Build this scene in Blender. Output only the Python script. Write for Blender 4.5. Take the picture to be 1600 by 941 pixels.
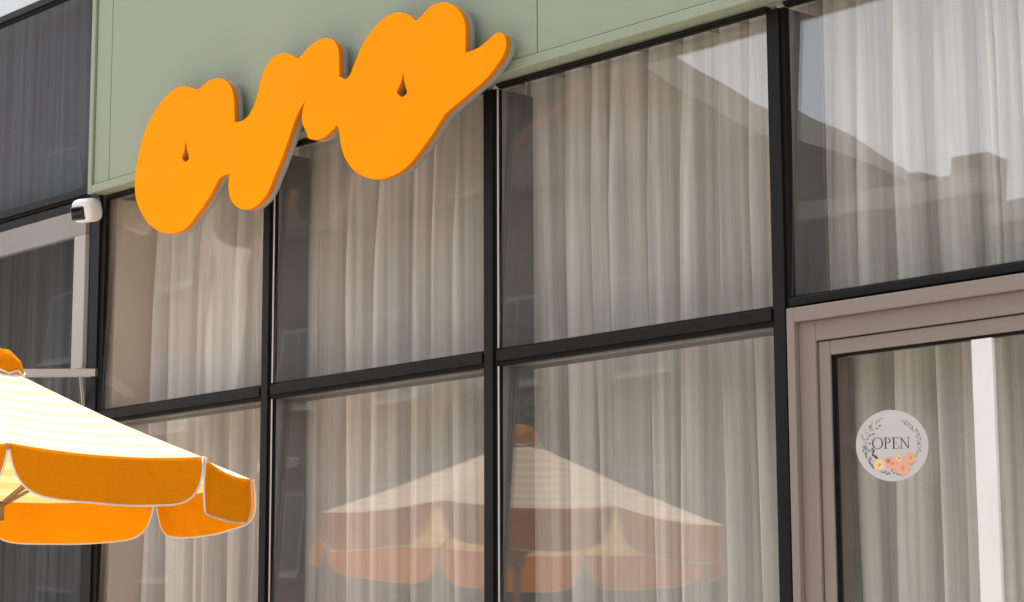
import bpy, bmesh, math, random
from mathutils import Vector, Matrix
random.seed(7)
S = bpy.context.scene
for o in list(bpy.data.objects):
    bpy.data.objects.remove(o)
R = math.radians
COL = S.collection

# ------------------------------------------------------------------ camera
cam = bpy.data.cameras.new('camera')
camo = bpy.data.objects.new('camera', cam)
COL.objects.link(camo)
YAW, PIT, ROL = R(47.607), R(9.073), R(-0.2202)
fw = Vector((-math.sin(YAW) * math.cos(PIT), math.cos(YAW) * math.cos(PIT), math.sin(PIT)))
rt = Vector((math.cos(YAW), math.sin(YAW), 0))
up = rt.cross(fw)
rt2 = math.cos(ROL) * rt + math.sin(ROL) * up
up2 = -math.sin(ROL) * rt + math.cos(ROL) * up
mw = Matrix((rt2, up2, -fw)).transposed().to_4x4()
mw.translation = (0, -4.75, 1.5)
camo.matrix_world = mw
cam.sensor_width = 36
cam.lens = 3393.0 / 1600 * 36
cam.clip_start = 0.05
cam.clip_end = 2000
S.camera = camo

# ------------------------------------------------------------------ sky, sun, exposure
SUN_EL, SUN_AZ = R(60), R(5)            # sun stands over the left end of the street, 5 degrees behind the facade line
sdir = Vector((-math.cos(SUN_EL) * math.cos(SUN_AZ), math.cos(SUN_EL) * math.sin(SUN_AZ), math.sin(SUN_EL)))
W = bpy.data.worlds.new('World')
S.world = W
W.use_nodes = True
nt = W.node_tree
nt.nodes.clear()
sky = nt.nodes.new('ShaderNodeTexSky')
sky.sky_type = 'NISHITA'
sky.sun_disc = False
sky.sun_elevation = SUN_EL
sky.sun_rotation = math.atan2(sdir.x, sdir.y)
sky.air_density = 1.0
sky.dust_density = 4.0
sky.ozone_density = 0.6
hsv = nt.nodes.new('ShaderNodeHueSaturation')
hsv.inputs['Saturation'].default_value = 0.32
bg = nt.nodes.new('ShaderNodeBackground')
bg.inputs['Strength'].default_value = 0.15
wo = nt.nodes.new('ShaderNodeOutputWorld')
nt.links.new(sky.outputs[0], hsv.inputs['Color'])
nt.links.new(hsv.outputs[0], bg.inputs['Color'])
nt.links.new(bg.outputs[0], wo.inputs['Surface'])
sl = bpy.data.lights.new('sun', 'SUN')
sl.energy = 4.2
sl.angle = R(0.53)
sl.color = (1.0, 0.95, 0.87)
so = bpy.data.objects.new('sun', sl)
COL.objects.link(so)
so.rotation_euler = sdir.to_track_quat('Z', 'Y').to_euler()
so.location = (-10, 2, 20)
S.view_settings.view_transform = 'Standard'
S.view_settings.look = 'None'
S.view_settings.gamma = 1
S.view_settings.exposure = 1.36
S.render.engine = 'CYCLES'

# ------------------------------------------------------------------ materials
def new_mat(name):
    m = bpy.data.materials.new(name)
    m.use_nodes = True
    t = m.node_tree
    return m, t, t.nodes['Principled BSDF'], t.nodes['Material Output']

def mat(name, col, rough=0.5, metal=0.0, var=0.12, scale=6.0, bump=0.0, bscale=80.0, spec=0.5, stretch=(1, 1, 1), rvar=0.1):
    m, t, p, out = new_mat(name)
    N, L = t.nodes, t.links
    tc = N.new('ShaderNodeTexCoord')
    mp = N.new('ShaderNodeMapping')
    mp.inputs['Scale'].default_value = stretch
    L.new(tc.outputs['Object'], mp.inputs['Vector'])
    n1 = N.new('ShaderNodeTexNoise')
    n1.inputs['Scale'].default_value = scale
    n1.inputs['Detail'].default_value = 6
    L.new(mp.outputs[0], n1.inputs['Vector'])
    mx = N.new('ShaderNodeMixRGB')
    mx.inputs['Color1'].default_value = [c * (1 - var) for c in col] + [1]
    mx.inputs['Color2'].default_value = [min(1, c * (1 + var)) for c in col] + [1]
    L.new(n1.outputs['Fac'], mx.inputs['Fac'])
    L.new(mx.outputs[0], p.inputs['Base Color'])
    mr = N.new('ShaderNodeMapRange')
    mr.inputs['To Min'].default_value = max(0.02, rough - rvar)
    mr.inputs['To Max'].default_value = min(1, rough + rvar)
    L.new(n1.outputs['Fac'], mr.inputs['Value'])
    L.new(mr.outputs[0], p.inputs['Roughness'])
    p.inputs['Metallic'].default_value = metal
    p.inputs['Specular IOR Level'].default_value = spec
    if bump:
        n2 = N.new('ShaderNodeTexNoise')
        n2.inputs['Scale'].default_value = bscale
        n2.inputs['Detail'].default_value = 4
        L.new(mp.outputs[0], n2.inputs['Vector'])
        b = N.new('ShaderNodeBump')
        b.inputs['Strength'].default_value = bump
        b.inputs['Distance'].default_value = 0.01
        L.new(n2.outputs['Fac'], b.inputs['Height'])
        L.new(b.outputs[0], p.inputs['Normal'])
    return m

def glass_mat(name, f0=0.055, tint=(0.985, 0.985, 0.98), wav=0.02):
    """window glass: clear straight-through transmission plus a Fresnel mirror on each face"""
    m, t, p, out = new_mat(name)
    N, L = t.nodes, t.links
    N.remove(p)
    lw = N.new('ShaderNodeLayerWeight')
    lw.inputs['Blend'].default_value = 0.5
    pw = N.new('ShaderNodeMath'); pw.operation = 'POWER'; pw.inputs[1].default_value = 5
    L.new(lw.outputs['Facing'], pw.inputs[0])
    ml = N.new('ShaderNodeMath'); ml.operation = 'MULTIPLY_ADD'
    ml.inputs[1].default_value = 1 - f0; ml.inputs[2].default_value = f0
    L.new(pw.outputs[0], ml.inputs[0])
    tr = N.new('ShaderNodeBsdfTransparent'); tr.inputs['Color'].default_value = (*tint, 1)
    gl = N.new('ShaderNodeBsdfGlossy'); gl.inputs['Roughness'].default_value = 0.012
    gl.inputs['Color'].default_value = (1, 1, 1, 1)
    tc = N.new('ShaderNodeTexCoord')
    n = N.new('ShaderNodeTexNoise'); n.inputs['Scale'].default_value = 2.2; n.inputs['Detail'].default_value = 1
    L.new(tc.outputs['Object'], n.inputs['Vector'])
    b = N.new('ShaderNodeBump'); b.inputs['Strength'].default_value = wav; b.inputs['Distance'].default_value = 0.05
    L.new(n.outputs['Fac'], b.inputs['Height'])
    L.new(b.outputs[0], gl.inputs['Normal'])
    mx = N.new('ShaderNodeMixShader')
    L.new(ml.outputs[0], mx.inputs['Fac'])
    L.new(tr.outputs[0], mx.inputs[1])
    L.new(gl.outputs[0], mx.inputs[2])
    L.new(mx.outputs[0], out.inputs['Surface'])
    return m

def cloth_mat(name, c1, c2=None, stripes=0, trans=0.3, weave=True, rough=0.9, duty=0.5, tcol=None, wx=260.0, wz=420.0, slub=0.25, off=0.0, vstreak=0.0, wr=0.25, wd=0.004):
    """woven cloth that lets some light through; stripes run along the V coordinate of the UV map"""
    m, t, p, out = new_mat(name)
    N, L = t.nodes, t.links
    N.remove(p)
    tc = N.new('ShaderNodeTexCoord')
    if stripes:
        uv = N.new('ShaderNodeSeparateXYZ')
        L.new(tc.outputs['UV'], uv.inputs[0])
        mu = N.new('ShaderNodeMath'); mu.operation = 'MULTIPLY_ADD'; mu.inputs[1].default_value = stripes; mu.inputs[2].default_value = off
        L.new(uv.outputs['Y'], mu.inputs[0])
        fr = N.new('ShaderNodeMath'); fr.operation = 'FRACT'
        L.new(mu.outputs[0], fr.inputs[0])
        gt = N.new('ShaderNodeMath'); gt.operation = 'GREATER_THAN'; gt.inputs[1].default_value = duty
        L.new(fr.outputs[0], gt.inputs[0])
        mx = N.new('ShaderNodeMixRGB')
        mx.inputs['Color1'].default_value = (*c1, 1); mx.inputs['Color2'].default_value = (*c2, 1)
        L.new(gt.outputs[0], mx.inputs['Fac'])
        base = mx.outputs[0]
    else:
        rgb = N.new('ShaderNodeRGB'); rgb.outputs[0].default_value = (*c1, 1)
        base = rgb.outputs[0]
    mp = N.new('ShaderNodeMapping'); mp.inputs['Scale'].default_value = (6, 6, 60)
    L.new(tc.outputs['Object'], mp.inputs['Vector'])
    n = N.new('ShaderNodeTexNoise'); n.inputs['Scale'].default_value = 3; n.inputs['Detail'].default_value = 5
    L.new(mp.outputs[0], n.inputs['Vector'])
    n3 = N.new('ShaderNodeTexNoise'); n3.inputs['Scale'].default_value = 2.3; n3.inputs['Detail'].default_value = 4
    L.new(tc.outputs['Object'], n3.inputs['Vector'])
    ad = N.new('ShaderNodeMath'); ad.operation = 'ADD'
    L.new(n.outputs['Fac'], ad.inputs[0]); L.new(n3.outputs['Fac'], ad.inputs[1])
    mr = N.new('ShaderNodeMapRange'); mr.inputs['From Min'].default_value = 0.6; mr.inputs['From Max'].default_value = 1.4
    mr.inputs['To Min'].default_value = 1 - slub; mr.inputs['To Max'].default_value = 1.0
    L.new(ad.outputs[0], mr.inputs['Value'])
    if vstreak:
        mp5 = N.new('ShaderNodeMapping'); mp5.inputs['Scale'].default_value = (26, 26, 0.35)
        L.new(tc.outputs['Object'], mp5.inputs['Vector'])
        n5 = N.new('ShaderNodeTexNoise'); n5.inputs['Scale'].default_value = 1.0; n5.inputs['Detail'].default_value = 3
        L.new(mp5.outputs[0], n5.inputs['Vector'])
        m5 = N.new('ShaderNodeMapRange'); m5.inputs['From Min'].default_value = 0.35; m5.inputs['From Max'].default_value = 0.65
        m5.inputs['To Min'].default_value = 1 - vstreak; m5.inputs['To Max'].default_value = 1.0
        L.new(n5.outputs['Fac'], m5.inputs['Value'])
        mm = N.new('ShaderNodeMath'); mm.operation = 'MULTIPLY'
        L.new(mr.outputs[0], mm.inputs[0]); L.new(m5.outputs[0], mm.inputs[1])
        mr = mm
    vm = N.new('ShaderNodeVectorMath'); vm.operation = 'SCALE'
    L.new(base, vm.inputs[0]); L.new(mr.outputs[0], vm.inputs['Scale'])
    df = N.new('ShaderNodeBsdfDiffuse'); df.inputs['Roughness'].default_value = 0.6
    L.new(vm.outputs[0], df.inputs['Color'])
    tl = N.new('ShaderNodeBsdfTranslucent')
    if tcol:
        tl.inputs['Color'].default_value = (*tcol, 1)
    else:
        L.new(vm.outputs[0], tl.inputs['Color'])
    if weave:
        b = N.new('ShaderNodeBump'); b.inputs['Strength'].default_value = wr; b.inputs['Distance'].default_value = wd
        n4 = N.new('ShaderNodeTexNoise'); n4.inputs['Scale'].default_value = 9; n4.inputs['Detail'].default_value = 6
        L.new(tc.outputs['Object'], n4.inputs['Vector'])
        L.new(n4.outputs['Fac'], b.inputs['Height'])
        L.new(b.outputs[0], df.inputs['Normal'])
    ms = N.new('ShaderNodeMixShader'); ms.inputs['Fac'].default_value = trans
    L.new(df.outputs[0], ms.inputs[1]); L.new(tl.outputs[0], ms.inputs[2])
    L.new(ms.outputs[0], out.inputs['Surface'])
    return m

M = {}
M['black'] = mat('black_aluminium', (0.0080, 0.0076, 0.0076), 0.5, 0, 0.25, 9, 0.03, 200, spec=0.16)
M['gasket'] = mat('black_rubber', (0.004, 0.0038, 0.0038), 0.7, 0, 0.2, 9, spec=0.2)
M['grey_leg'] = mat('grey_anodised', (0.17, 0.165, 0.16), 0.5, 0, 0.15, 8)
M['seal'] = mat('pale_seal', (0.42, 0.40, 0.39), 0.6)
M['sage'] = mat('sage_green_paint', (0.258, 0.297, 0.210), 0.5, 0, 0.085, 2.2, 0.05, 2.5, stretch=(1.6, 1, 0.5))
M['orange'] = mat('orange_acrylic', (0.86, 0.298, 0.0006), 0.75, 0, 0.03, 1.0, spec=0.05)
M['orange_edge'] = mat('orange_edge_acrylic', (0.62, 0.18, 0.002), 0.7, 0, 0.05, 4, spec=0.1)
M['acrylic'] = mat('pale_grey_acrylic', (0.26, 0.24, 0.23), 0.5, 0, 0.08, 4)
M['taupe'] = mat('taupe_powder_coat', (0.222, 0.180, 0.155), 0.5, 0, 0.06, 5, 0.03, 250)
M['glass'] = glass_mat('window_glass', 0.085)
M['glass_door'] = glass_mat('door_glass', 0.05, wav=0.01)
M['glass_dark'] = glass_mat('grey_tinted_glass', 0.075, (0.80, 0.81, 0.83))
M['curtain'] = cloth_mat('linen_curtain', (0.97, 0.93, 0.885), trans=0.13, slub=0.10, vstreak=0.33)  # cloth streaks also put the folds' light and dark bands into the colour
M['curtain_grey'] = cloth_mat('grey_blind', (0.38, 0.39, 0.41), trans=0.05, vstreak=0.3)
M['dark_backing'] = cloth_mat('dim_interior_grey', (0.27, 0.27, 0.27), trans=0.02, vstreak=0.5)
M['greyrail'] = mat('grey_aluminium', (0.23, 0.22, 0.21), 0.5, 0, 0.15, 3)
M['white'] = mat('white_plastic', (0.72, 0.695, 0.69), 0.4, 0, 0.05, 12)
M['lens'] = mat('camera_lens_black', (0.008, 0.008, 0.009), 0.12)
M['paper'] = mat('white_board', (0.54, 0.505, 0.505), 0.55, 0, 0.03)
M['inkdark'] = mat('brown_ink', (0.075, 0.05, 0.05), 0.7)
M['leafink'] = mat('grey_green_ink', (0.20, 0.21, 0.19), 0.7)
M['leafink2'] = mat('sage_ink', (0.36, 0.37, 0.29), 0.7)
M['peach'] = mat('peach_ink', (0.78, 0.38, 0.25), 0.7)
M['coral'] = mat('coral_ink', (0.74, 0.22, 0.17), 0.7)
M['yolk'] = mat('yellow_ink', (0.80, 0.58, 0.28), 0.7)
M['palemetal'] = mat('pale_aluminium', (0.38, 0.355, 0.335), 0.5, 0.0, 0.08, 6)
M['plaster'] = mat('beige_plaster', (0.62, 0.52, 0.43), 0.85, 0, 0.06, 3, 0.05, 60)
M['roomwall'] = mat('dim_room_wall', (0.45, 0.425, 0.40), 0.9)
M['roomfloor'] = mat('room_floor', (0.14, 0.10, 0.075), 0.6)
M['stucco'] = mat('grey_stucco', (0.30, 0.29, 0.27), 0.9, 0, 0.12, 2, 0.2, 60)
M['canopy'] = cloth_mat('striped_canvas', (0.90, 0.85, 0.74), (0.88, 0.66, 0.49), stripes=9, trans=0.2, slub=0.06, duty=0.5, tcol=(0.88, 0.48, 0.05))
M['flap'] = cloth_mat('orange_canvas', (0.78, 0.275, 0.006), trans=0.2, slub=0.14, tcol=(0.85, 0.26, 0.003), wr=1.0, wd=0.035)
M['piping'] = mat('cream_piping', (0.72, 0.64, 0.54), 0.8)
M['whitecanvas'] = cloth_mat('white_canvas', (0.80, 0.79, 0.77), trans=0.2, slub=0.05)
M['pole'] = mat('pale_wood_pole', (0.36, 0.22, 0.11), 0.6, 0, 0.2, 8, stretch=(4, 4, 0.4))
M['steel'] = mat('grey_steel', (0.22, 0.22, 0.22), 0.5, 0.6)
M['concrete'] = mat('cast_concrete', (0.30, 0.29, 0.27), 0.9, 0, 0.2, 5, 0.2, 60)
M['asphalt'] = mat('asphalt', (0.055, 0.054, 0.052), 0.9, 0, 0.25, 3, 0.3, 120)
M['paving'] = mat('pale_paving', (0.33, 0.30, 0.265), 0.85, 0, 0.18, 1.5, 0.15, 60)
M['ground'] = mat('dry_ground', (0.16, 0.14, 0.11), 0.95, 0, 0.3, 0.3)
M['brick'] = mat('brown_render', (0.11, 0.085, 0.072), 0.9, 0, 0.55, 0.25, 0.2, 30)
M['greybrick'] = mat('grey_brown_render', (0.115, 0.10, 0.088), 0.9, 0, 0.55, 0.25, 0.2, 30)
M['pale_render'] = mat('pale_render', (0.55, 0.53, 0.50), 0.9, 0, 0.1, 1)
M['roof'] = mat('dark_roof', (0.07, 0.06, 0.055), 0.85, 0, 0.3, 3)
M['farglass'] = mat('far_window_glass', (0.03, 0.035, 0.04), 0.1)
M['bark'] = mat('bark', (0.10, 0.075, 0.055), 0.95, 0, 0.3, 6, 0.5, 20)
M['leaf'] = mat('leaf_green', (0.06, 0.085, 0.03), 0.6, 0, 0.35, 2)

# ------------------------------------------------------------------ helpers
def tag(o, label=None, cat=None, group=None, kind=None):
    if label: o['label'] = label
    if cat: o['category'] = cat
    if group: o['group'] = group
    if kind: o['kind'] = kind
    return o

def link(name, me, m, parent=None, smooth=False):
    o = bpy.data.objects.new(name, me)
    COL.objects.link(o)
    if m and not me.materials:
        me.materials.append(m)
    if smooth:
        for p in me.polygons:
            p.use_smooth = True
    if parent:
        o.parent = parent
    return o

def empty(name, loc=(0, 0, 0)):
    o = bpy.data.objects.new(name, None)
    COL.objects.link(o)
    o.location = loc
    o.empty_display_size = 0.1
    return o

def box(name, x, y, z, m, parent=None, bev=0.0, at=None):
    """box from three (min, max) ranges given in world metres; origin at its centre, parent assumed at `at`"""
    bm = bmesh.new()
    cx, cy, cz = [(a[0] + a[1]) / 2 for a in (x, y, z)]
    bmesh.ops.create_cube(bm, size=1)
    for v in bm.verts:
        v.co = Vector((v.co.x * (x[1] - x[0]), v.co.y * (y[1] - y[0]), v.co.z * (z[1] - z[0])))
    if bev:
        bmesh.ops.bevel(bm, geom=bm.edges[:], offset=bev, segments=2, affect='EDGES', profile=0.5)
    me = bpy.data.meshes.new(name)
    bm.to_mesh(me); bm.free()
    o = link(name, me, m, parent)
    o.location = Vector((cx, cy, cz)) - (Vector(at) if at else Vector((0, 0, 0)))
    return o

def from_bm(name, bm, m, parent=None, smooth=False):
    me = bpy.data.meshes.new(name)
    bm.normal_update()
    bm.to_mesh(me); bm.free()
    return link(name, me, m, parent, smooth)

def tube(bm, pts, r, n=6, r2=None, caps=True):
    pts = [Vector(p) for p in pts]
    rings = []
    for i, p in enumerate(pts):
        d = (pts[min(i + 1, len(pts) - 1)] - pts[max(i - 1, 0)]).normalized()
        a = d.orthogonal().normalized() if i == 0 else (rings[-1][1] - d * rings[-1][1].dot(d)).normalized()
        b = d.cross(a)
        rr = r if r2 is None else r + (r2 - r) * i / (len(pts) - 1)
        rings.append(([bm.verts.new(p + a * rr * math.cos(2 * math.pi * k / n) + b * rr * math.sin(2 * math.pi * k / n)) for k in range(n)], a))
    for i in range(len(rings) - 1):
        A, B = rings[i][0], rings[i + 1][0]
        for k in range(n):
            bm.faces.new((A[k], A[(k + 1) % n], B[(k + 1) % n], B[k]))
    if caps:
        bm.faces.new(rings[0][0][::-1]); bm.faces.new(rings[-1][0])

def obox(name, p0, p1, w, h, m, parent=None, upv=(0, 0, 1), bev=0.0):
    """a bar of section w x h between two points"""
    p0, p1 = Vector(p0), Vector(p1)
    d = (p1 - p0); L = d.length; d.normalize()
    u = Vector(upv); s = d.cross(u).normalized(); u = s.cross(d)
    bm = bmesh.new()
    bmesh.ops.create_cube(bm, size=1)
    mid = (p0 + p1) / 2
    for v in bm.verts:
        v.co = d * v.co.x * L + s * v.co.y * w + u * v.co.z * h
    if bev:
        bmesh.ops.bevel(bm, geom=bm.edges[:], offset=bev, segments=2, affect='EDGES', profile=0.5)
    bmesh.ops.recalc_face_normals(bm, faces=bm.faces[:])
    o = from_bm(name, bm, m, parent)
    o.location = mid
    return o

# ------------------------------------------------------------------ ground, road, pavement (the setting)
tag(box('ground', (-300, 300), (-300, 300), (-0.6, -0.14), M['ground']), kind='structure')
tag(box('road', (-120, 80), (-13.0, -7.0), (-0.139, -0.12), M['asphalt']), kind='structure')
tag(box('pavement', (-120, 80), (-6.85, 0.3), (-0.139, 0.0), M['paving'], bev=0.01), kind='structure')
tag(box('kerb', (-120, 80), (-7.0, -6.852), (-0.139, 0.004), M['concrete'], bev=0.015), kind='structure')
tag(box('far_pavement', (-120, 80), (-21.5, -13.15), (-0.139, 0.0), M['paving'], bev=0.01), kind='structure')
tag(box('far_kerb', (-120, 80), (-13.148, -13.0), (-0.139, 0.004), M['concrete'], bev=0.015), kind='structure')

# ------------------------------------------------------------------ the cafe building
B = tag(empty('cafe_building'), 'cafe building with sage green fascia and black-framed glass front', 'building')
MUL = [(-6.599, -6.531), (-5.343, -5.273), (-4.082, -4.013)]
ZT = (2.417, 2.474)          # middle transom
ZH = 3.358                   # underside of the window head
ZB = 1.25                    # low transom
XL0, XL1 = -7.84, -7.723     # wide post at the end of the fascia
XR = -2.3                    # right end post of the door bay
LEG = 0.165

def post(x0, x1, z0, z1, leg=True):
    w = x1 - x0
    p = box('mullion', (x0, x1), (0.0, 0.022), (z0, z1), M['gasket'], B)
    box('mullion_cap', (x0 + w * 0.19, x1 - w * 0.23), (-0.009, -0.0005), (z0, z1), M['black'], p, 0.0015, at=p.location)
    if leg:
        box('mullion_leg', (x0 + 0.002, x1 - 0.002), (0.0225, LEG), (z0, z1), M['grey_leg'], p, at=p.location)
    return p

for k, (a, b) in enumerate(MUL):
    post(a, b, 0.1, ZH - 0.001)
post(XL0, XL1, 0.1, 3.372, leg=False)
post(XR, XR + 0.08, 0.1, ZH - 0.001)
post(-9.62, -9.55, 0.1, 5.6)

# bays of the glass front, left to right (glass opening in x)
BAYS = [(XL1, MUL[0][0]), (MUL[0][1], MUL[1][0]), (MUL[1][1], MUL[2][0]), (MUL[2][1], XR)]

def rail(x0, x1, z0, z1, leg=True):
    h = z1 - z0
    p = box('transom', (x0 + 0.0006, x1 - 0.0006), (0.001, 0.0215), (z0, z1), M['gasket'], B)
    box('transom_cap', (x0 + 0.0006, x1 - 0.0006), (-0.0075, 0.0005), (z0 + h * 0.26, z1 - h * 0.14), M['black'], p, 0.0015, at=p.location)
    if leg:
        box('transom_leg', (x0 + 0.0006, x1 - 0.0006), (0.0225, LEG - 0.004), (z0 + 0.002, z1 - 0.002), M['grey_leg'], p, at=p.location)
    return p

for i, (a, b) in enumerate(BAYS[:3]):
    rail(a, b, *ZT)
    rail(a, b, ZB - 0.06, ZB)
    rail(a, b, ZH, 3.3745, leg=False)
    rail(a, b, 0.02, 0.12)
rail(BAYS[3][0], BAYS[3][1], ZH, 3.3745, leg=False)
rail(BAYS[3][0], BAYS[3][1], 2.455, 2.494)

TILT = R(2.4)
PYAW = R(0.35)
def pane(x0, x1, z0, z1, m, tilt=TILT, yc=0.024, parent=None, name='window_pane', yaw=0.0, th=0.008):
    o = box(name, (x0 + 0.001, x1 - 0.001), (yc - th / 2, yc + th / 2), (z0 + 0.002, z1 - 0.002), m, parent or B)
    o.rotation_euler = (-tilt, 0, yaw)
    return o
random.seed(3)
for i, (a, b) in enumerate(BAYS[:3]):
    dt = (0.0, R(-0.1), R(0.05))[i]
    yw = (0.0, PYAW, PYAW)[i]
    pane(a, b, ZT[1], ZH, M['glass'], TILT + dt, yaw=yw)
    pane(a, b, ZB, ZT[0], M['glass'], TILT + dt, yaw=yw)
    pane(a, b, 0.12, ZB - 0.06, M['glass'], R(1.0))
    for z0, z1 in ((ZT[1] + 0.002, ZH - 0.002), (ZB + 0.002, ZT[0] - 0.002)):
        box('glazing_seal', (a + 0.0005, a + 0.0075), (-0.002, 0.0), (z0, z1), M['seal'] if i else M['gasket'], B)
a, b = BAYS[3]
pane(a, b, 2.494, ZH, M['glass'], TILT)

# fascia: folded sage green tray with a raised lip, split by vertical joints
FX0, FX1, FZ0, FZ1 = -7.73, -1.8, 3.370, 5.35
fa = box('fascia', (FX0 + 0.002, FX1), (-0.070, 0.0), (FZ0 + 0.006, FZ1 - 0.004), M['sage'], B)
def fpart(name, x, y, z, m=None, bev=0.0015):
    return box(name, x, y, z, m or M['sage'], fa, bev, at=fa.location)
fpart('bottom_lip', (FX0 + 0.0285, FX1), (-0.085, -0.0695), (FZ0, FZ0 + 0.034), bev=0.003)
fpart('side_lip', (FX0, FX0 + 0.028), (-0.085, -0.0695), (FZ0, FZ1), bev=0.003)
fpart('top_lip', (FX0 + 0.0285, FX1), (-0.085, -0.0695), (FZ1 - 0.034, FZ1), bev=0.003)
js = [FX0 + 0.040, -7.578, -4.992, -2.4, FX1]
for j in range(4):
    fpart('fascia_panel', (js[j] + (0.0022 if j else 0), js[j + 1] - 0.0022), (-0.0775, -0.0695), (FZ0 + 0.0375, FZ1 - 0.038), bev=0.0012)

# upper storey, roof, side walls, room shell
box('wall', (-9.55, 3.0), (0.004, 0.35), (FZ1 + 0.002, 6.9), M['stucco'], B)
box('wall', (XR + 0.081, 3.0), (0.001, 0.35), (0.0, FZ1), M['stucco'], B)
box('wall', (-26.0, -9.622), (0.001, 0.35), (0.0, 6.9), M['stucco'], B)
box('wall', (-26.0, 3.0), (4.2, 4.5), (3.45, 6.9), M['stucco'], B)
box('wall', (-26.0, -9.0), (4.2, 4.5), (0.0, 3.449), M['stucco'], B)
box('wall', (-0.5, 3.0), (4.2, 4.5), (0.0, 3.449), M['stucco'], B)
for k in range(7):  # unseen rear glazing, added so daylight backlights the curtains
    xx = -9.0 + 8.5 * k / 6
    box('added_rear_mullion', (xx - 0.03, xx + 0.03), (4.25, 4.35), (0.061, 3.448), M['black'], B)
    if k < 6:
        box('added_rear_pane', (xx + 0.031, xx + 8.5 / 6 - 0.031), (4.29, 4.30), (0.061, 3.448), M['glass_door'], B)
box('wall', (-26.0, -25.7), (0.352, 4.198), (0.0, 6.9), M['stucco'], B)
box('wall', (2.7, 3.0), (0.352, 4.198), (0.0, 6.9), M['stucco'], B)
box('roof', (-26.1, 3.1), (-0.06, 4.6), (6.902, 7.05), M['concrete'], B, 0.01)
box('ceiling', (-25.69, 2.69), (LEG + 0.002, 4.19), (3.48, 3.7), M['roomwall'], B)
box('beam', (XL1 - 0.1, XR + 0.05), (0.004, LEG), (3.462, 3.79), M['roomwall'], B)
box('beam', (XL1 - 0.1, XR + 0.05), (0.004, LEG), (3.792, FZ1), M['roomwall'], B)
box('room_floor', (-25.69, 2.69), (0.352, 4.19), (-0.1, 0.06), M['roomfloor'], B)
box('room_wall', (-0.52, -0.42), (0.36, 4.19), (0.061, 3.478), M['roomwall'], B)
box('column', (-7.81, XL1 - 0.001), (0.06, 0.40), (0.061, 3.372), M['plaster'], B, 0.004)
box('partition', (-8.99, -8.95), (0.40, 4.19), (0.061, 3.478), M['roomwall'], B)

# ---- neighbouring bay past the post: spandrel, open sash, low window
SX0, SX1 = -9.55, XL0
def nb(name, x, y, z, m, bev=0.0):
    return box(name, x, y, z, m, B, bev)
rail(SX0, SX1, 3.392, 3.4385, leg=False)
rail(SX0, SX1, 4.312, 4.358, leg=False)
rail(SX0, SX1, 2.44, 2.50, leg=False)
rail(SX0, SX1, 5.5, 5.598, leg=False)
rail(SX0, SX1, 0.02, 0.12, leg=False)
post(XL0 - 0.002, XL0 + 0.1055, 3.3735, 5.349, leg=False)
pane(SX0, SX1, 3.4385, 4.312, M['glass_dark'], R(-0.3), name='spandrel_pane')
pane(SX0, SX1, 4.358, 5.5, M['glass'], R(2.0))
pane(SX0, SX1, 0.12, 2.44, M['glass_dark'], R(0.3))
nb('spandrel_backing', (SX0, SX1), (0.10, 0.12), (3.40, 4.36), M['curtain_grey'])
nb('upper_backing', (SX0, SX1), (0.30, 0.34), (4.361, 5.6), M['pale_render'])
nb('beam', (SX0, SX1 - 0.05), (0.004, 0.19), (5.6, FZ1 + 0.25 + 0.001), M['roomwall'])
# sash: pale frame, its bottom rail swung out of the frame on a stay
sash = nb('window_sash', (SX0 + 0.01, SX1 - 0.012), (0.004, 0.03), (3.345, 3.385), M['black'])
def sp(name, x, y, z, m, bev=0.002):
    return box(name, x, y, z, m, sash, bev, at=sash.location)
sp('top_rail', (SX0 + 0.012, SX1 - 0.016), (-0.012, 0.026), (3.232, 3.341), M['greyrail'])
sp('side_rail', (SX1 - 0.105, SX1 - 0.016), (-0.012, 0.026), (2.662, 3.2305), M['palemetal'])
g = sp('sash_pane', (SX0 + 0.012, SX1 - 0.107), (0.004, 0.011), (2.655, 3.229), M['glass_dark'], 0)
q = Vector((-7.785, -0.02, 2.632))
dl = Vector((-math.cos(YAW), -math.sin(YAW), 0))
br = obox('bottom_rail', q - dl * 0.035, q + dl * 0.46, 0.03, 0.028, M['palemetal'], sash, bev=0.002)
br.location -= sash.location
st = obox('stay', q + dl * 0.045 + Vector((0, 0.012, -0.015)), Vector((-7.845, -0.006, 2.503)), 0.013, 0.005, M['palemetal'], sash, upv=(1, 0, 0))
st.location -= sash.location
nb('sash_backing', (SX0, SX1 - 0.02), (0.30, 0.32), (0.12, 3.37), M['dark_backing'])  # added sheet, its dark grey stands in for the dim interior

# ---- door bay: taupe frame, glazed leaf
D = empty('door', (-3.2, 0, 0))
D.parent = B
def dp(name, x, y, z, m, bev=0.002, par=None):
    par = par or D
    org = Vector((-3.2, 0, 0)) + (par.location if par is not D else Vector((0, 0, 0)))
    return box(name, x, y, z, m, par, bev, at=org)
DX0, DX1 = -3.992, XR - 0.001
dp('frame_packer', (-4.0128, DX0 - 0.0004), (0.001, 0.10), (0.0, 2.4518), M['gasket'], 0)
dp('frame_packer', (DX0, DX1), (0.001, 0.10), (2.4522, 2.4545), M['gasket'], 0)
dp('outer_frame', (DX0, DX0 + 0.028), (-0.048, 0.10), (0.0, 2.4518), M['taupe'])
dp('outer_frame', (DX0 + 0.0285, DX1), (-0.048, 0.10), (2.410, 2.4515), M['taupe'])
dp('inner_frame', (DX0 + 0.0285, DX0 + 0.090), (-0.030, 0.09), (0.0, 2.4095), M['taupe'])
dp('inner_frame', (DX0 + 0.0905, DX1), (-0.030, 0.09), (2.352, 2.4095), M['taupe'])
dp('leaf_stile', (DX0 + 0.0935, DX0 + 0.134), (-0.022, 0.06), (0.01, 2.3485), M['taupe'])
dp('leaf_rail', (DX0 + 0.1345, DX1), (-0.022, 0.06), (2.308, 2.3485), M['taupe'])
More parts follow.
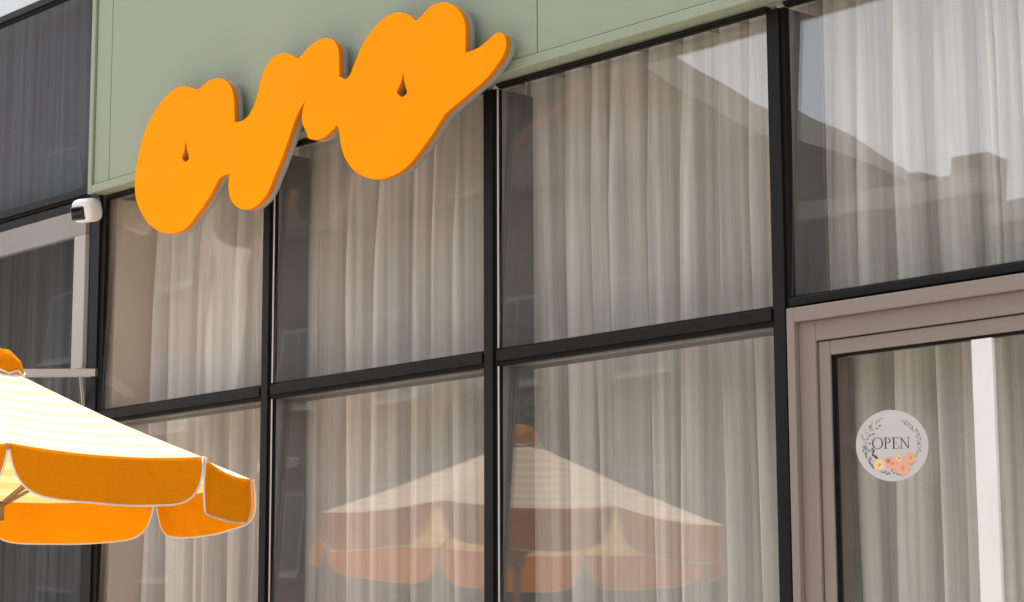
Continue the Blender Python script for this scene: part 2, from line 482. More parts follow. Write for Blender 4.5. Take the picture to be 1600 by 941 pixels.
dp('leaf_shadow_gap', (DX0 + 0.0902, DX0 + 0.0933), (-0.012, 0.05), (0.01, 2.3515), M['gasket'], 0)
dp('leaf_shadow_gap', (DX0 + 0.0934, DX1), (-0.012, 0.05), (2.3487, 2.3518), M['gasket'], 0)
dp('door_gasket', (DX0 + 0.1343, DX0 + 0.140), (-0.016, 0.004), (0.2, 2.3078), M['gasket'], 0)
dp('door_gasket', (DX0 + 0.1403, DX1), (-0.016, 0.004), (2.300, 2.3078), M['gasket'], 0)
dg = dp('door_glass', (DX0 + 0.1405, DX1 - 0.01), (-0.004, 0.004), (0.2, 2.2998), M['glass_door'], 0)
dp('leaf_rail', (DX0 + 0.1345, DX1), (-0.022, 0.06), (0.012, 0.199), M['taupe'])
dp('white_strip', (-3.384, -3.318), (-0.018, -0.0045), (0.2, 2.2998), M['white'], 0.002)

# ------------------------------------------------------------------ curtains (things that hang inside)
def curtain(edges, x0, x1, z0, z1, label, y0=0.295, amp=0.115, seed=1, m=None):
    """edges: x of each fold crest; the sheet swings back between crests"""
    rnd = random.Random(seed)
    ed = [e for e in edges]
    while ed[0] > x0: ed.insert(0, ed[0] - rnd.uniform(0.11, 0.2))
    while ed[-1] < x1: ed.append(ed[-1] + rnd.uniform(0.10, 0.19))
    amps = [amp * rnd.uniform(0.45, 1.12) for _ in ed]
    drift = [rnd.uniform(-0.02, 0.02) for _ in ed]
    ph = [rnd.uniform(0, 6.28) for _ in ed]
    sharp = [rnd.uniform(0.8, 2.2) for _ in ed]
    nz = 26
    sub = 26
    cols = []
    for i in range(len(ed) - 1):
        for k in range(sub):
            cols.append((i, k / sub))
    bm = bmesh.new()
    rows = []
    for j in range(nz + 1):
        v = j / nz
        z = z0 + (z1 - z0) * v
        hv = (z - 2.4)
        row = []
        for i, u in cols:
            xa = ed[i] + drift[i] * hv + 0.006 * math.sin(z * 2.1 + ph[i])
            xb = ed[i + 1] + drift[i + 1] * hv + 0.006 * math.sin(z * 2.1 + ph[i + 1])
            x = xa + (xb - xa) * u
            a = amps[i] * (1 - u) + amps[i + 1] * u
            w = math.cos(2 * math.pi * u)
            w = (2 * (0.5 + 0.5 * w) ** sharp[i] - 1)
            # secondary ripple in the broad folds
            wd = xb - xa
            rip = 0.012 * math.sin(4 * math.pi * u + ph[i]) + 0.0045 * math.sin(x * 150 + 2.2 * math.sin(x * 17 + ph[i]) + 0.5 * z) * (0.6 + 0.4 * math.sin(x * 31 + z * 0.8))
            pin = 1.0 - 0.35 * max(0, (z - 2.9) / 0.6)
            x += 0.16 * wd * math.sin(2 * math.pi * u) * 0.5
            y = y0 - a * pin * w * min(1, wd / 0.15) + rip
            row.append(bm.verts.new((x, y, z)))
        rows.append(row)
    for j in range(nz):
        for c in range(len(cols) - 1):
            bm.faces.new((rows[j][c], rows[j][c + 1], rows[j + 1][c + 1], rows[j + 1][c]))
    o = from_bm('curtain', bm, m or M['curtain'], None, True)
    hem = bmesh.new()
    tube(hem, [v for v in [Vector((x0 - 0.02, y0, z1 + 0.012)), Vector((x1 + 0.02, y0, z1 + 0.012))]], 0.011, 8)
    from_bm('curtain_rail', hem, M['palemetal'], o, True)
    tag(o, label, 'curtain', 'linen curtains behind the glass front')
    return o
GL = 'linen curtains behind the glass front'
curtain([-7.70, -7.588, -7.329, -7.238, -7.068, -6.93, -6.80, -6.70], -7.68, -6.66, 0.08, 3.46,
        'beige curtain beside the plaster column, behind the narrow end bay by the security camera', seed=2)
curtain([-6.559, -6.307, -6.133, -5.993, -5.861, -5.691, -5.52], -6.58, -5.42, 0.08, 3.46,
        'beige curtain behind the glass bay below the middle letter of the orange sign', seed=5)
curtain([-5.32, -5.188, -5.042, -4.923, -4.784, -4.625, -4.471, -4.337, -4.22], -5.33, -4.12, 0.08, 3.46,
        'beige curtain behind the glass bay adjoining the taupe door frame', seed=8)
curtain([-4.03, -3.921, -3.759, -3.599, -3.511, -3.458, -3.36, -3.22, -3.08, -2.9], -4.06, -2.32, 2.48, 3.46,
        'short beige curtain behind the pane above the door', seed=11)
curtain([-4.02, -3.921, -3.757, -3.642, -3.56], -4.00, -3.50, 0.08, 2.45,
        'beige curtain behind the round open notice on the door', seed=14, y0=0.235, amp=0.075)
curtain([-3.46, -3.33, -3.2, -3.05, -2.9, -2.75, -2.6, -2.45], -3.47, -2.36, 0.08, 2.45,
        'beige curtain behind the door glass past the white upright strip', seed=17, y0=0.235, amp=0.075)

# ------------------------------------------------------------------ the orange sign
SIGN = [
  [(-6.84, 3.631), (-6.807, 3.64), (-6.762, 3.653), (-6.703, 3.652), (-6.645, 3.63), (-6.607, 3.593), (-6.59, 3.547), (-6.586, 3.499), (-6.582, 3.457)] ,
  [(-6.582, 3.457), (-6.538, 3.454), (-6.494, 3.467), (-6.461, 3.497), (-6.441, 3.535), (-6.425, 3.573), (-6.403, 3.616), (-6.37, 3.645), (-6.328, 3.662), (-6.278, 3.662), (-6.227, 3.644), (-6.19, 3.621)] ,
  [(-6.19, 3.621), (-6.161, 3.635), (-6.121, 3.655), (-6.072, 3.667), (-6.044, 3.667), (-6.007, 3.66), (-5.973, 3.641), (-5.951, 3.609), (-5.946, 3.572), (-5.945, 3.508)] ,
  [(-5.945, 3.508), (-5.91, 3.489), (-5.885, 3.5), (-5.866, 3.524), (-5.842, 3.558), (-5.812, 3.596), (-5.769, 3.63), (-5.709, 3.66), (-5.655, 3.671), (-5.602, 3.666), (-5.555, 3.645), (-5.52, 3.618)] ,
  [(-5.52, 3.618), (-5.491, 3.629), (-5.451, 3.649), (-5.405, 3.654), (-5.36, 3.646), (-5.315, 3.622), (-5.282, 3.588), (-5.265, 3.551), (-5.262, 3.513), (-5.263, 3.453)] ,
  [(-5.263, 3.453), (-5.227, 3.452), (-5.184, 3.459), (-5.141, 3.475), (-5.114, 3.485), (-5.093, 3.484), (-5.071, 3.47), (-5.061, 3.447), (-5.064, 3.423), (-5.082, 3.397), (-5.114, 3.371), (-5.162, 3.34), (-5.216, 3.318), (-5.282, 3.293), (-5.348, 3.269), (-5.371, 3.258)] ,
  [(-5.371, 3.258), (-5.399, 3.233), (-5.438, 3.199), (-5.495, 3.157), (-5.552, 3.121), (-5.61, 3.101), (-5.68, 3.093), (-5.74, 3.099), (-5.8, 3.119), (-5.856, 3.149), (-5.899, 3.192), (-5.925, 3.235), (-5.938, 3.277), (-5.943, 3.309), (-5.954, 3.331)] ,
  [(-5.954, 3.331), (-5.989, 3.314), (-6.033, 3.299), (-6.077, 3.299), (-6.123, 3.313), (-6.133, 3.335), (-6.159, 3.374), (-6.162, 3.41), (-6.147, 3.452)] ,
  [(-6.146, 3.452), (-6.182, 3.424), (-6.214, 3.379), (-6.245, 3.324), (-6.286, 3.26), (-6.326, 3.205), (-6.367, 3.151), (-6.417, 3.12), (-6.476, 3.107), (-6.537, 3.118), (-6.582, 3.143), (-6.609, 3.179), (-6.617, 3.222), (-6.611, 3.263)] ,
  [(-6.611, 3.263), (-6.647, 3.263), (-6.682, 3.253), (-6.717, 3.217), (-6.77, 3.172), (-6.823, 3.138), (-6.886, 3.1), (-6.951, 3.088), (-7.027, 3.094), (-7.104, 3.121), (-7.173, 3.164), (-7.225, 3.221), (-7.254, 3.269), (-7.264, 3.315), (-7.262, 3.37), (-7.249, 3.423), (-7.226, 3.486), (-7.189, 3.546), (-7.142, 3.593), (-7.085, 3.632), (-7.019, 3.661), (-6.953, 3.668), (-6.893, 3.655), (-6.84, 3.631)] ,
]
HOLES = [
[(-6.908, 3.446), (-6.901, 3.41), (-6.888, 3.382), (-6.885, 3.369), (-6.899, 3.361), (-6.908, 3.36), (-6.917, 3.364), (-6.932, 3.377), (-6.929, 3.389), (-6.915, 3.413)] ,
[(-5.589, 3.45), (-5.582, 3.414), (-5.57, 3.386), (-5.568, 3.372), (-5.584, 3.365), (-5.594, 3.364), (-5.604, 3.369), (-5.62, 3.383), (-5.617, 3.395), (-5.598, 3.417)] ,
]
def catmull(pts, n=4):
    P = [Vector(p) for p in pts]
    P = [2 * P[0] - P[1]] + P + [2 * P[-1] - P[-2]]
    o = []
    for i in range(1, len(P) - 2):
        a, b, c, d = P[i - 1:i + 3]
        for k in range(n):
            t = k / n
            o.append(0.5 * ((2 * b) + (c - a) * t + (2 * a - 5 * b + 4 * c - d) * t * t + (3 * b - a - 3 * c + d) * t ** 3))
    return o
outline = []
for s in SIGN: outline += catmull(s)
def cut_plate(name, loops, half, bevel, m, parent, y, cx, cz, medge=None):
    cu = bpy.data.curves.new(name, 'CURVE')
    cu.dimensions = '2D'; cu.fill_mode = 'BOTH'; cu.extrude = half; cu.bevel_depth = bevel; cu.bevel_resolution = 1
    cu.offset = -bevel
    for lp in loops:
        s = cu.splines.new('POLY'); s.points.add(len(lp) - 1)
        for pt, p in zip(s.points, lp): pt.co = (p[0] - cx, p[1] - cz, 0, 1)
        s.use_cyclic_u = True
    tmp = bpy.data.objects.new(name, cu); COL.objects.link(tmp)
    bpy.context.view_layer.update()
    me = bpy.data.meshes.new_from_object(tmp.evaluated_get(bpy.context.evaluated_depsgraph_get()))
    bpy.data.objects.remove(tmp)
    me.transform(Matrix.Rotation(R(90), 4, 'X'))
    me.materials.clear(); me.materials.append(m)
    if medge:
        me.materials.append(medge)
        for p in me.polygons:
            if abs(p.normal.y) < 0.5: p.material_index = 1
    o = link(name, me, None, parent)
    o.location = (0, y, 0)
    return o
SCX, SCZ = -6.16, 3.38
sg = tag(empty('orange_sign', (SCX, -0.0775, SCZ)), 'big orange script sign reading oro, on the sage green fascia', 'sign')
hl = [catmull(h + [h[0]], 2)[::-1] for h in HOLES]
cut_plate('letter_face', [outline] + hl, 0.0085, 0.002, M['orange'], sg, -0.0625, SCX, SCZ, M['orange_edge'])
cut_plate('letter_body', [outline] + hl, 0.0095, 0.001, M['acrylic'], sg, -0.0413, SCX, SCZ)
for x, z in ((-7.0, 3.5), (-6.45, 3.42), (-6.05, 3.45), (-5.75, 3.45), (-5.4, 3.45)):
    bm = bmesh.new(); tube(bm, [(x - SCX, -0.0312, z - SCZ), (x - SCX, 0.0, z - SCZ)], 0.012, 10)
    from_bm('standoff', bm, M['steel'], sg, True)

# ------------------------------------------------------------------ security camera
def rbox_bm(sx, sy, sz, bev, seg=4):
    bm = bmesh.new(); bmesh.ops.create_cube(bm, size=1)
    for v in bm.verts: v.co = Vector((v.co.x * sx, v.co.y * sy, v.co.z * sz))
    bmesh.ops.bevel(bm, geom=bm.edges[:], offset=bev, segments=seg, affect='EDGES', profile=0.5)
    return bm
sc = tag(empty('security_camera', (-7.752, -0.009, 3.305)), 'small white security camera with dark front, fixed under the corner of the green fascia', 'camera')
hd = from_bm('housing', rbox_bm(0.098, 0.118, 0.100, 0.032), M['white'], sc, True)
hd.location = (0.028, -0.078, -0.004); hd.rotation_euler = (R(14), 0, R(24))
vz = from_bm('lens_window', rbox_bm(0.066, 0.02, 0.058, 0.018 / 2 + 0.0005), M['lens'], hd, True)
vz.location = (-0.008, -0.0555, -0.008)
bm = bmesh.new(); tube(bm, [(0.0, 0.0, 0.008), (0.012, -0.035, 0.002)], 0.016, 10)
from_bm('bracket', bm, M['white'], sc, True)

# ------------------------------------------------------------------ round OPEN notice on the door
op = tag(empty('open_notice', (-3.602, -0.085, 2.031)), 'round white notice with OPEN above orange and coral flowers, on the door glass', 'notice')
op.rotation_euler = (0, 0, R(40))
op.scale = (0.965, 0.965, 0.965)
RD = 0.0995
bm = bmesh.new()
bmesh.ops.create_cone(bm, cap_ends=True, segments=64, radius1=RD, radius2=RD, depth=0.006)
bmesh.ops.bevel(bm, geom=[e for e in bm.edges if len(e.link_faces) == 2 and abs(e.link_faces[0].normal.z - e.link_faces[1].normal.z) > 0.5], offset=0.0012, segments=2, affect='EDGES')
bmesh.ops.rotate(bm, verts=bm.verts, cent=(0, 0, 0), matrix=Matrix.Rotation(R(90), 3, 'X'))
disc = from_bm('board', bm, M['paper'], op)
bm = bmesh.new()
tube(bm, [(0.0, 0.003, 0.0), (0.03, 0.03, 0.0), (0.062, 0.066, 0.0)], 0.006, 8, 0.012)
from_bm('suction_mount', bm, M['seal'], op, True)
def flat(name, polys, m, y=-0.0036, th=0.0006):
    bm = bmesh.new()
    for pl in polys:
        f = bm.faces.new([bm.verts.new((x, y, z)) for x, z in pl])
        r = bmesh.ops.extrude_face_region(bm, geom=[f])
        for v in [g for g in r['geom'] if isinstance(g, bmesh.types.BMVert)]: v.co.y += th
    bmesh.ops.recalc_face_normals(bm, faces=bm.faces[:])
    return from_bm(name, bm, m, op)
def rect(x0, x1, z0, z1): return [(x0, z0), (x1, z0), (x1, z1), (x0, z1)]
def ringseg(cx, cz, ro, ri, a0, a1, n=14):
    out = []
    for k in range(n):
        t0, t1 = a0 + (a1 - a0) * k / n, a0 + (a1 - a0) * (k + 1) / n
        P = lambda r, t: (cx + r[0] * math.cos(t), cz + r[1] * math.sin(t))
        out.append([P(ro, t0), P(ro, t1), P(ri, t1), P(ri, t0)])
    return out
hh = 0.0315          # cap height
zb = -0.009
def L_O(x): return ringseg(x + 0.0155, zb + hh / 2, (0.0155, 0.0165), (0.0115, 0.0150), 0, 2 * math.pi, 24)
def L_P(x): return [rect(x + 0.003, x + 0.0068, zb + 0.0012, zb + hh - 0.001), rect(x, x + 0.0100, zb, zb + 0.0012), rect(x, x + 0.0069, zb + hh - 0.001, zb + hh)] + ringseg(x + 0.0070, zb + hh * 0.735, (0.0125, hh * 0.265), (0.0088, hh * 0.265 - 0.0014), -math.pi / 2, math.pi / 2)
def L_E(x): return [rect(x + 0.003, x + 0.0068, zb + 0.0012, zb + hh - 0.0012), rect(x, x + 0.0185, zb, zb + 0.0012), rect(x, x + 0.0178, zb + hh - 0.0012, zb + hh), rect(x + 0.0069, x + 0.0135, zb + hh * 0.5 - 0.0006, zb + hh * 0.5 + 0.0006), rect(x + 0.0172, x + 0.0186, zb + 0.0013, zb + 0.0075), rect(x + 0.0166, x + 0.0178, zb + hh - 0.0072, zb + hh - 0.0013), rect(x + 0.0126, x + 0.0136, zb + hh * 0.5 - 0.0034, zb + hh * 0.5 - 0.0007)]
def L_N(x): return [rect(x + 0.003, x + 0.0048, zb + 0.0012, zb + hh - 0.0012), rect(x + 0.0225, x + 0.0243, zb + 0.001, zb + hh - 0.0012), [(x + 0.0049, zb + hh), (x + 0.0224, zb + 0.0045), (x + 0.0224, zb - 0.0005), (x + 0.0049, zb + hh - 0.0062)], rect(x, x + 0.0080, zb, zb + 0.0012), rect(x - 0.0005, x + 0.0048, zb + hh - 0.0012, zb + hh), rect(x + 0.0195, x + 0.0272, zb + hh - 0.0012, zb + hh)]
x0 = -0.0555
for fn, wd in ((L_O, 0.0325), (L_P, 0.0225), (L_E, 0.0215), (L_N, 0.028)):
    flat('letter', fn(x0), M['inkdark']); x0 += wd
def leafpoly(cx, cz, a, L, w):
    c, s = math.cos(a), math.sin(a)
    pts = [(0, 0), (0.3, 0.5), (0.65, 0.42), (1, 0), (0.65, -0.42), (0.3, -0.5)]
    return [(cx + c * u * L - s * v * w, cz + s * u * L + c * v * w) for u, v in pts]
rl = random.Random(5)
def spray(a0, a1, n, name, m, r0=0.084, L=0.013, w=0.0055):
    P = []
    for k in range(n):
        a = a0 + (a1 - a0) * k / (n - 1)
        r = r0 - rl.uniform(0, 0.014)
        cx, cz = r * math.cos(a), r * math.sin(a)
        P.append(leafpoly(cx, cz, a + math.pi / 2 * (1 if a1 > a0 else -1) + rl.uniform(-1.0, 1.0), L * rl.uniform(0.7, 1.1), w * rl.uniform(0.7, 1.1)))
    flat(name, P, m, y=-0.0033 - 0.0001 * rl.random(), th=0.0004)
spray(R(200), R(115), 22, 'leaf_spray', M['leafink2'])
spray(R(195), R(125), 9, 'leaf_spray', M['leafink'], 0.078)
spray(R(-20), R(62), 18, 'leaf_spray', M['leafink2'])
spray(R(0), R(55), 7, 'leaf_spray', M['leafink'], 0.080)
spray(R(178), R(228), 14, 'leaf_spray', M['leafink'], 0.082)
spray(R(300), R(345), 10, 'leaf_spray', M['leafink2'], 0.08)
spray(R(235), R(300), 14, 'leaf_spray', M['leafink'], 0.083, 0.011)
spray(R(185), R(215), 8, 'leaf_spray', M['inkdark'], 0.062, 0.011)
def flower(cx, cz, r, m1, m2, n=7, y=-0.0040):
    P = []
    for k in range(n):
        a = 2 * math.pi * k / n + 0.3
        px, pz = cx + r * 0.52 * math.cos(a), cz + r * 0.52 * math.sin(a)
        P.append([(px + r * 0.46 * math.cos(t * math.pi / 5) , pz + r * 0.46 * math.sin(t * math.pi / 5)) for t in range(10)])
    bm = bmesh.new()
    for i, pl in enumerate(P):
        bm.faces.new([bm.verts.new((x, y - 0.00012 * i, z)) for x, z in pl])
    f = from_bm('flower', bm, m1, op)
    bm = bmesh.new()
    bm.faces.new([bm.verts.new((cx + r * 0.25 * math.cos(t * math.pi / 5), y - 0.0014, cz + r * 0.25 * math.sin(t * math.pi / 5))) for t in range(10)])
    from_bm('flower_heart', bm, m2, f)
flower(-0.036, -0.053, 0.017, M['yolk'], M['coral'])
flower(-0.001, -0.050, 0.017, M['peach'], M['coral'])
flower(0.049, -0.035, 0.016, M['peach'], M['coral'])
flower(0.027, -0.063, 0.021, M['peach'], M['coral'], y=-0.0048)
flower(0.018, -0.036, 0.010, M['yolk'], M['leafink'])
flower(-0.012, -0.043, 0.008, M['coral'], M['inkdark'], y=-0.0052)

# ------------------------------------------------------------------ parasols
def parasol(name, label, c, Rr, a0, H, axis, mcan, mflap, flapD, group=None, foot=None, seed=1, cap=True):
    rnd = random.Random(seed)
    ax = Vector(axis).normalized()
    e1 = (Vector((1, 0, 0)) - ax * ax.x).normalized(); e2 = ax.cross(e1)
    C0 = Vector(c)
    base = C0 - ax * (C0.z / ax.z)
    root = tag(empty(name, base), label, 'parasol', group)
    def P(r, ang, h): return C0 - base + (e1 * math.cos(ang) + e2 * math.sin(ang)) * r + ax * h
    n = 8
    corner = [P(Rr, a0 + 2 * math.pi * k / n, 0) for k in range(n)]
    top = P(0, 0, H)
    # canopy panels
    NU, NV = 10, 14
    for k in range(n):
        A, Bc = corner[k], corner[(k + 1) % n]
        bm = bmesh.new(); uvl = bm.loops.layers.uv.new('UVMap')
        g = []
        for j in range(NV + 1):
            v = 0.06 + 0.94 * j / NV
            row = []
            for i in range(NU + 1):
                u = i / NU
                e = A + (Bc - A) * u
                p = top + (e - top) * v
                sag = 0.018 * v * (1 - (2 * u - 1) ** 2) + 0.012 * math.sin(math.pi * v)
                p = p - ax * sag
                row.append((bm.verts.new(p), u, v))
            g.append(row)
        for j in range(NV):
            for i in range(NU):
                q4 = (g[j][i], g[j + 1][i], g[j + 1][i + 1], g[j][i + 1])
                f = bm.faces.new([t[0] for t in q4])
                for lp, t in zip(f.loops, q4): lp[uvl].uv = (t[1], t[2])
        from_bm('canopy_panel', bm, mcan, root, True)
    # flaps
    for k in range(n):
        if not flapD: break
        A, Bc = corner[k], corner[(k + 1) % n]
        out = ((A + Bc) / 2 - (C0 - base)); out = (out - ax * out.dot(ax)).normalized()
        NS, NT = 28, 8
        bm = bmesh.new(); g = []
        flare0, flare1 = rnd.uniform(0.05, 0.2), rnd.uniform(0.05, 0.2)
        if k == 0: flare0, flare1 = -0.12, 0.16
        if k == 1: flare0, flare1 = 0.25, 0.1
        phs = rnd.uniform(0, 6)
        edge = []
        for i in range(NS + 1):
            s = 0.5 - 0.5 * math.cos(math.pi * i / NS)
            s2 = 0.006 + 0.988 * s
            d = flapD * max(0.0, 1 - abs(2 * s - 1) ** 9) ** 0.55
            col = []
            for j in range(NT + 1):
                t = j / NT
                dd = d * t
                fl = flare0 * (1 - s) + flare1 * s
                wav = 0.009 * math.sin(9 * s + phs) * t + 0.005 * math.sin(19 * s + 2 * phs + 2 * t) * t
                sag = 0.018 * (1 - (2 * s2 - 1) ** 2)
                p = A + (Bc - A) * s2 - ax * sag - Vector((0, 0, 1)) * dd * (1 - 0.3 * abs(fl)) + out * (dd * fl * (0.4 + 0.6 * t) + wav + 0.004)
                col.append(bm.verts.new(p))
            g.append(col); edge.append(col[-1].co.copy())
        for i in range(NS):
            for j in range(NT):
                try: bm.faces.new((g[i][j], g[i][j + 1], g[i + 1][j + 1], g[i + 1][j]))
                except ValueError: pass
        fo = from_bm('flap', bm, mflap, root, True)
        bm = bmesh.new(); tube(bm, edge, 0.0033, 6)
        from_bm('piping', bm, M['piping'], fo, True)
    # top cap
    if cap:
        rc = 0.076
        bm = bmesh.new()
        tp = P(0, 0, H + 0.045)
        cc = [P(rc, a0 + 2 * math.pi * k / 16, H + 0.012 - (0.012 if k % 2 else 0.0)) for k in range(16)]
        cl = [P(rc * 1.18, a0 + 2 * math.pi * k / 16, H - 0.030 - (0.014 if k % 2 else 0.0)) for k in range(16)]
        cm = [P(rc * 0.55, a0 + 2 * math.pi * k / 16, H + 0.046) for k in range(16)]
        vt = bm.verts.new(tp); vm = [bm.verts.new(p) for p in cm]; v1 = [bm.verts.new(p) for p in cc]; v2 = [bm.verts.new(p) for p in cl]
        for k in range(16):
            q2 = (k + 1) % 16
            bm.faces.new((vt, vm[k], vm[q2])); bm.faces.new((vm[k], v1[k], v1[q2], vm[q2])); bm.faces.new((v1[k], v2[k], v2[q2], v1[q2]))
        co = from_bm('vent_cap', bm, mflap or mcan, root, True)
        bm = bmesh.new(); tube(bm, cl + [cl[0]], 0.004, 6); from_bm('piping', bm, M['piping'], co, True)
        bm = bmesh.new(); tube(bm, [top + ax * 0.04, top + ax * 0.056], 0.014, 10, 0.008); from_bm('finial', bm, M['pole'], co, True)
    # frame
    bm = bmesh.new(); tube(bm, [ax * 0.0 + Vector((0, 0, 0.05)), top + ax * 0.045], 0.019, 14); from_bm('pole', bm, M['pole'], root, True)
    hub = top - ax * (H + 0.12)
    for k in range(n):
        bm = bmesh.new(); tube(bm, [top - ax * 0.035, corner[k] - ax * 0.014], 0.007, 6); rb = from_bm('rib', bm, M['pole'], root, True)
        bm = bmesh.new(); tube(bm, [hub, top + (corner[k] - top) * 0.52 - ax * 0.03], 0.006, 6); from_bm('strut', bm, M['pole'], rb, True)
    bm = bmesh.new(); tube(bm, [hub - ax * 0.03, hub + ax * 0.03], 0.038, 14); from_bm('hub', bm, M['pole'], root, True)
    bm = bmesh.new(); tube(bm, [Vector((0, 0, 0.001)), Vector((0, 0, 0.06)), Vector((0, 0, 0.085))], 0.24, 28); bb = from_bm('base', bm, M['concrete'], root, True)
    bm = bmesh.new(); tube(bm, [Vector((0, 0, 0.086)), Vector((0, 0, 0.36))], 0.03, 14); from_bm('sleeve', bm, M['steel'], bb, True)
    return root
parasol('parasol', 'orange parasol with cream striped top and white-piped flaps, by the glass front', (-6.478, -1.165, 2.073), 0.856, 0.3249, 0.372, (-0.03, 0.014, 1), M['canopy'], M['flap'], 0.156, seed=4)

# ------------------------------------------------------------------ across the street (seen mirrored in the glass)
def far_building(name, label, x0, x1, y0, y1, h, m, ridge=None, wins=(), strip=None, awn=()):
    root = tag(empty(name, ((x0 + x1) / 2, (y0 + y1) / 2, 0)), label, 'building')
    o = root.location
    def bx(nm, x, y, z, mm, par=None, bev=0.0):
        par = par or root
        return box(nm, x, y, z, mm, par, bev, at=o + (par.location if par is not root else Vector((0, 0, 0))))
    bx('wall', (x0, x1), (y0, y1), (-0.14, h), m)
    if ridge:
        rx, rz = ridge
        bm = bmesh.new()
        ov = 0.35
        f0 = [(x0 - ov, h - 0.2), (rx, rz), (x1 + ov, h - 0.2)]
        vs = [[bm.verts.new((px - o.x, yy - o.y, pz)) for px, pz in f0] for yy in (y1 + 0.3, y0 - 0.3)]
        bm.faces.new(vs[0]); bm.faces.new(vs[1][::-1])
        for i in range(3):
            j = (i + 1) % 3
            bm.faces.new((vs[0][i], vs[1][i], vs[1][j], vs[0][j]))
        bmesh.ops.recalc_face_normals(bm, faces=bm.faces[:])
        rf = from_bm('roof', bm, M['roof'], root)
        bm = bmesh.new()
        g = [(x0, h + 0.002), (rx, rz - 0.2), (x1, h + 0.002)]
        v2 = [[bm.verts.new((px - o.x, yy - o.y, pz)) for px, pz in g] for yy in (y1 + 0.31, y1 + 0.2)]
        bm.faces.new(v2[0]); bm.faces.new(v2[1][::-1])
        for i in range(3):
            j = (i + 1) % 3
            bm.faces.new((v2[0][i], v2[1][i], v2[1][j], v2[0][j]))
        bmesh.ops.recalc_face_normals(bm, faces=bm.faces[:])
        from_bm('gable', bm, m, root)
    else:
        bx('parapet', (x0 - 0.1, x1 + 0.1), (y1 - 0.4, y1 + 0.12), (h + 0.002, h + 0.35), M['concrete'])
    for wx, wz, ww, wh in wins:
        f = bx('window', (wx - ww / 2, wx + ww / 2), (y1 + 0.001, y1 + 0.06), (wz - wh / 2, wz + wh / 2), M['steel'])
        bx('pane', (wx - ww / 2 + 0.08, wx - 0.03), (y1 + 0.0605, y1 + 0.068), (wz - wh / 2 + 0.08, wz + wh / 2 - 0.08), M['farglass'], f)
        bx('pane', (wx + 0.03, wx + ww / 2 - 0.08), (y1 + 0.0605, y1 + 0.068), (wz - wh / 2 + 0.08, wz + wh / 2 - 0.08), M['farglass'], f)
        bx('sill', (wx - ww / 2 - 0.08, wx + ww / 2 + 0.08), (y1 + 0.001, y1 + 0.16), (wz - wh / 2 - 0.10, wz - wh / 2 - 0.002), M['concrete'], f)
    for ax_, az_, aw_ in awn:
        a = bx('awning', (ax_ - aw_ / 2, ax_ + aw_ / 2), (y1 + 0.07, y1 + 0.9), (az_, az_ + 0.16), M['white'], None, 0.02)
    if strip:
        bx('pale_bay', strip[0], (y1 + 0.001, y1 + 0.5), strip[1], M['pale_render'])
    return root
YF = -22.0
far_building('gabled_house', 'brown gabled house across the street, mirrored in the glass front', -37.5, -23.4, -26.2, YF, 12.0, M['brick'], ridge=(-31.0, 16.75), awn=((-36.0, 6.9, 1.0),),
             wins=[(x, z, 1.3, 1.7) for z in (2.2, 5.6, 9.0) for x in (-35.8, -32.6, -29.2, -26.0)])
far_building('flat_roofed_block', 'tall grey brown block with a pale bay, past the gabled house', -62, -37.7, -36, YF - 0.4, 17.5, M['greybrick'],
             wins=[(x, z, 1.4, 1.6) for z in (2.4, 5.8, 9.2, 12.6) for x in (-58, -54, -50, -46, -42)], strip=((-39.9, -38.5), (8.8, 12.6)), awn=((-40.6, 7.3, 1.2),))
far_building('low_shop_row', 'long low brown shop row across the street beside the trees', -19.6, 6.0, -30, YF - 0.8, 9.9, M['greybrick'],
             wins=[(x, z, 1.5, 1.6) for z in (2.3, 5.8) for x in (-17.5, -13.5, -9.5, -5.5, -1.5, 2.5)])
sh = far_building('corner_shop_block', 'narrow brown three-storey block between the gabled house and the shop row', -23.2, -19.75, -25.5, YF - 0.6, 10.45, M['brick'],
             wins=[(x, z, 1.2, 1.6) for z in (2.3, 5.6, 8.7) for x in (-22.2, -20.7)])
for x, w, hh_ in ((-22.75, 0.5, 0.42), (-21.3, 0.3, 0.16), (-20.25, 0.75, 0.28)):
    box('chimney', (x - w / 2, x + w / 2), (YF - 1.6, YF - 0.95), (10.3, 11.0 + hh_), M['greybrick'], sh, 0.03, at=sh.location)
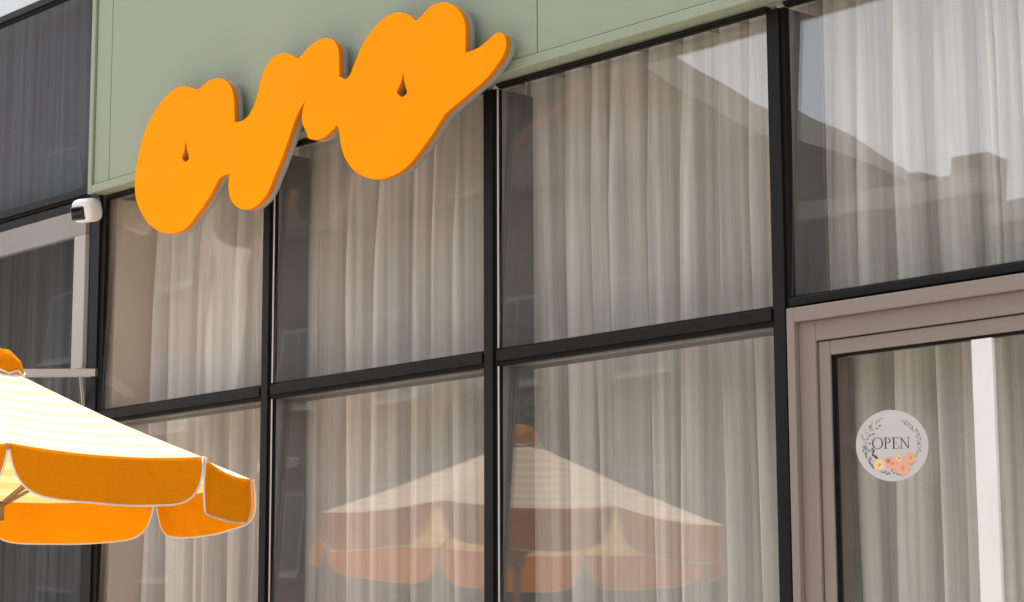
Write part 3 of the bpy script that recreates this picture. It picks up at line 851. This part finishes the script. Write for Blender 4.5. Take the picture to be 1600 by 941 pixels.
def tree(x, y, h, r, seed, label):
    rnd = random.Random(seed)
    root = tag(empty('street_tree', (x, y, 0)), label, 'tree', 'trees across the street')
    bm = bmesh.new()
    tube(bm, [(0, 0, 0), (0.05, 0.03, h * 0.25), (-0.05, 0.05, h * 0.5), (0.05, 0, h * 0.8)], 0.24, 10, 0.07)
    tr = from_bm('trunk', bm, M['bark'], root, True)
    for k in range(7):
        a = k * 0.9; z = h * (0.35 + 0.05 * k)
        bm = bmesh.new(); tube(bm, [(0, 0, z), (r * 0.4 * math.cos(a), r * 0.4 * math.sin(a), z + h * 0.10), (r * 0.75 * math.cos(a), r * 0.75 * math.sin(a), z + h * 0.2)], 0.08, 6, 0.02)
        from_bm('limb', bm, M['bark'], tr, True)
    cl = []
    for k in range(80):
        a, zz = rnd.uniform(0, 6.28), rnd.uniform(-1, 1)
        rr = r * math.sqrt(max(0, 1 - zz * zz)) * rnd.uniform(0.45, 1.0)
        cl.append((rr * math.cos(a), rr * math.sin(a), h * 0.66 + zz * h * 0.33, rnd.uniform(0.45, 0.85)))
    V, F = [], []
    for cx, cy, cz, cr in cl:
        for _ in range(320):
            d = Vector((rnd.gauss(0, 1), rnd.gauss(0, 1), rnd.gauss(0, 1))).normalized() * cr * rnd.uniform(0.5, 1.0)
            p = Vector((cx, cy, cz)) + d
            u = Vector((rnd.gauss(0, 1), rnd.gauss(0, 1), rnd.gauss(0, 1))).normalized(); w = u.orthogonal().normalized()
            s = rnd.uniform(0.05, 0.10)
            b = len(V); V += [p - u * s, p + w * s * 0.5, p + u * s, p - w * s * 0.5]; F.append((b, b + 1, b + 2, b + 3))
    me = bpy.data.meshes.new('crown'); me.from_pydata(V, [], F)
    link('crown', me, M['leaf'], root)
    return root
tree(-26.5, -19.5, 7.0, 1.7, 1, 'leafy street tree in front of the gabled house across the street')
tree(-17.6, -20.2, 8.6, 1.8, 2, 'leafy street tree in front of the long low shop row, taller of two')
tree(-12.8, -20.4, 7.2, 1.8, 3, 'leafy street tree in front of the long low shop row, shorter of two')
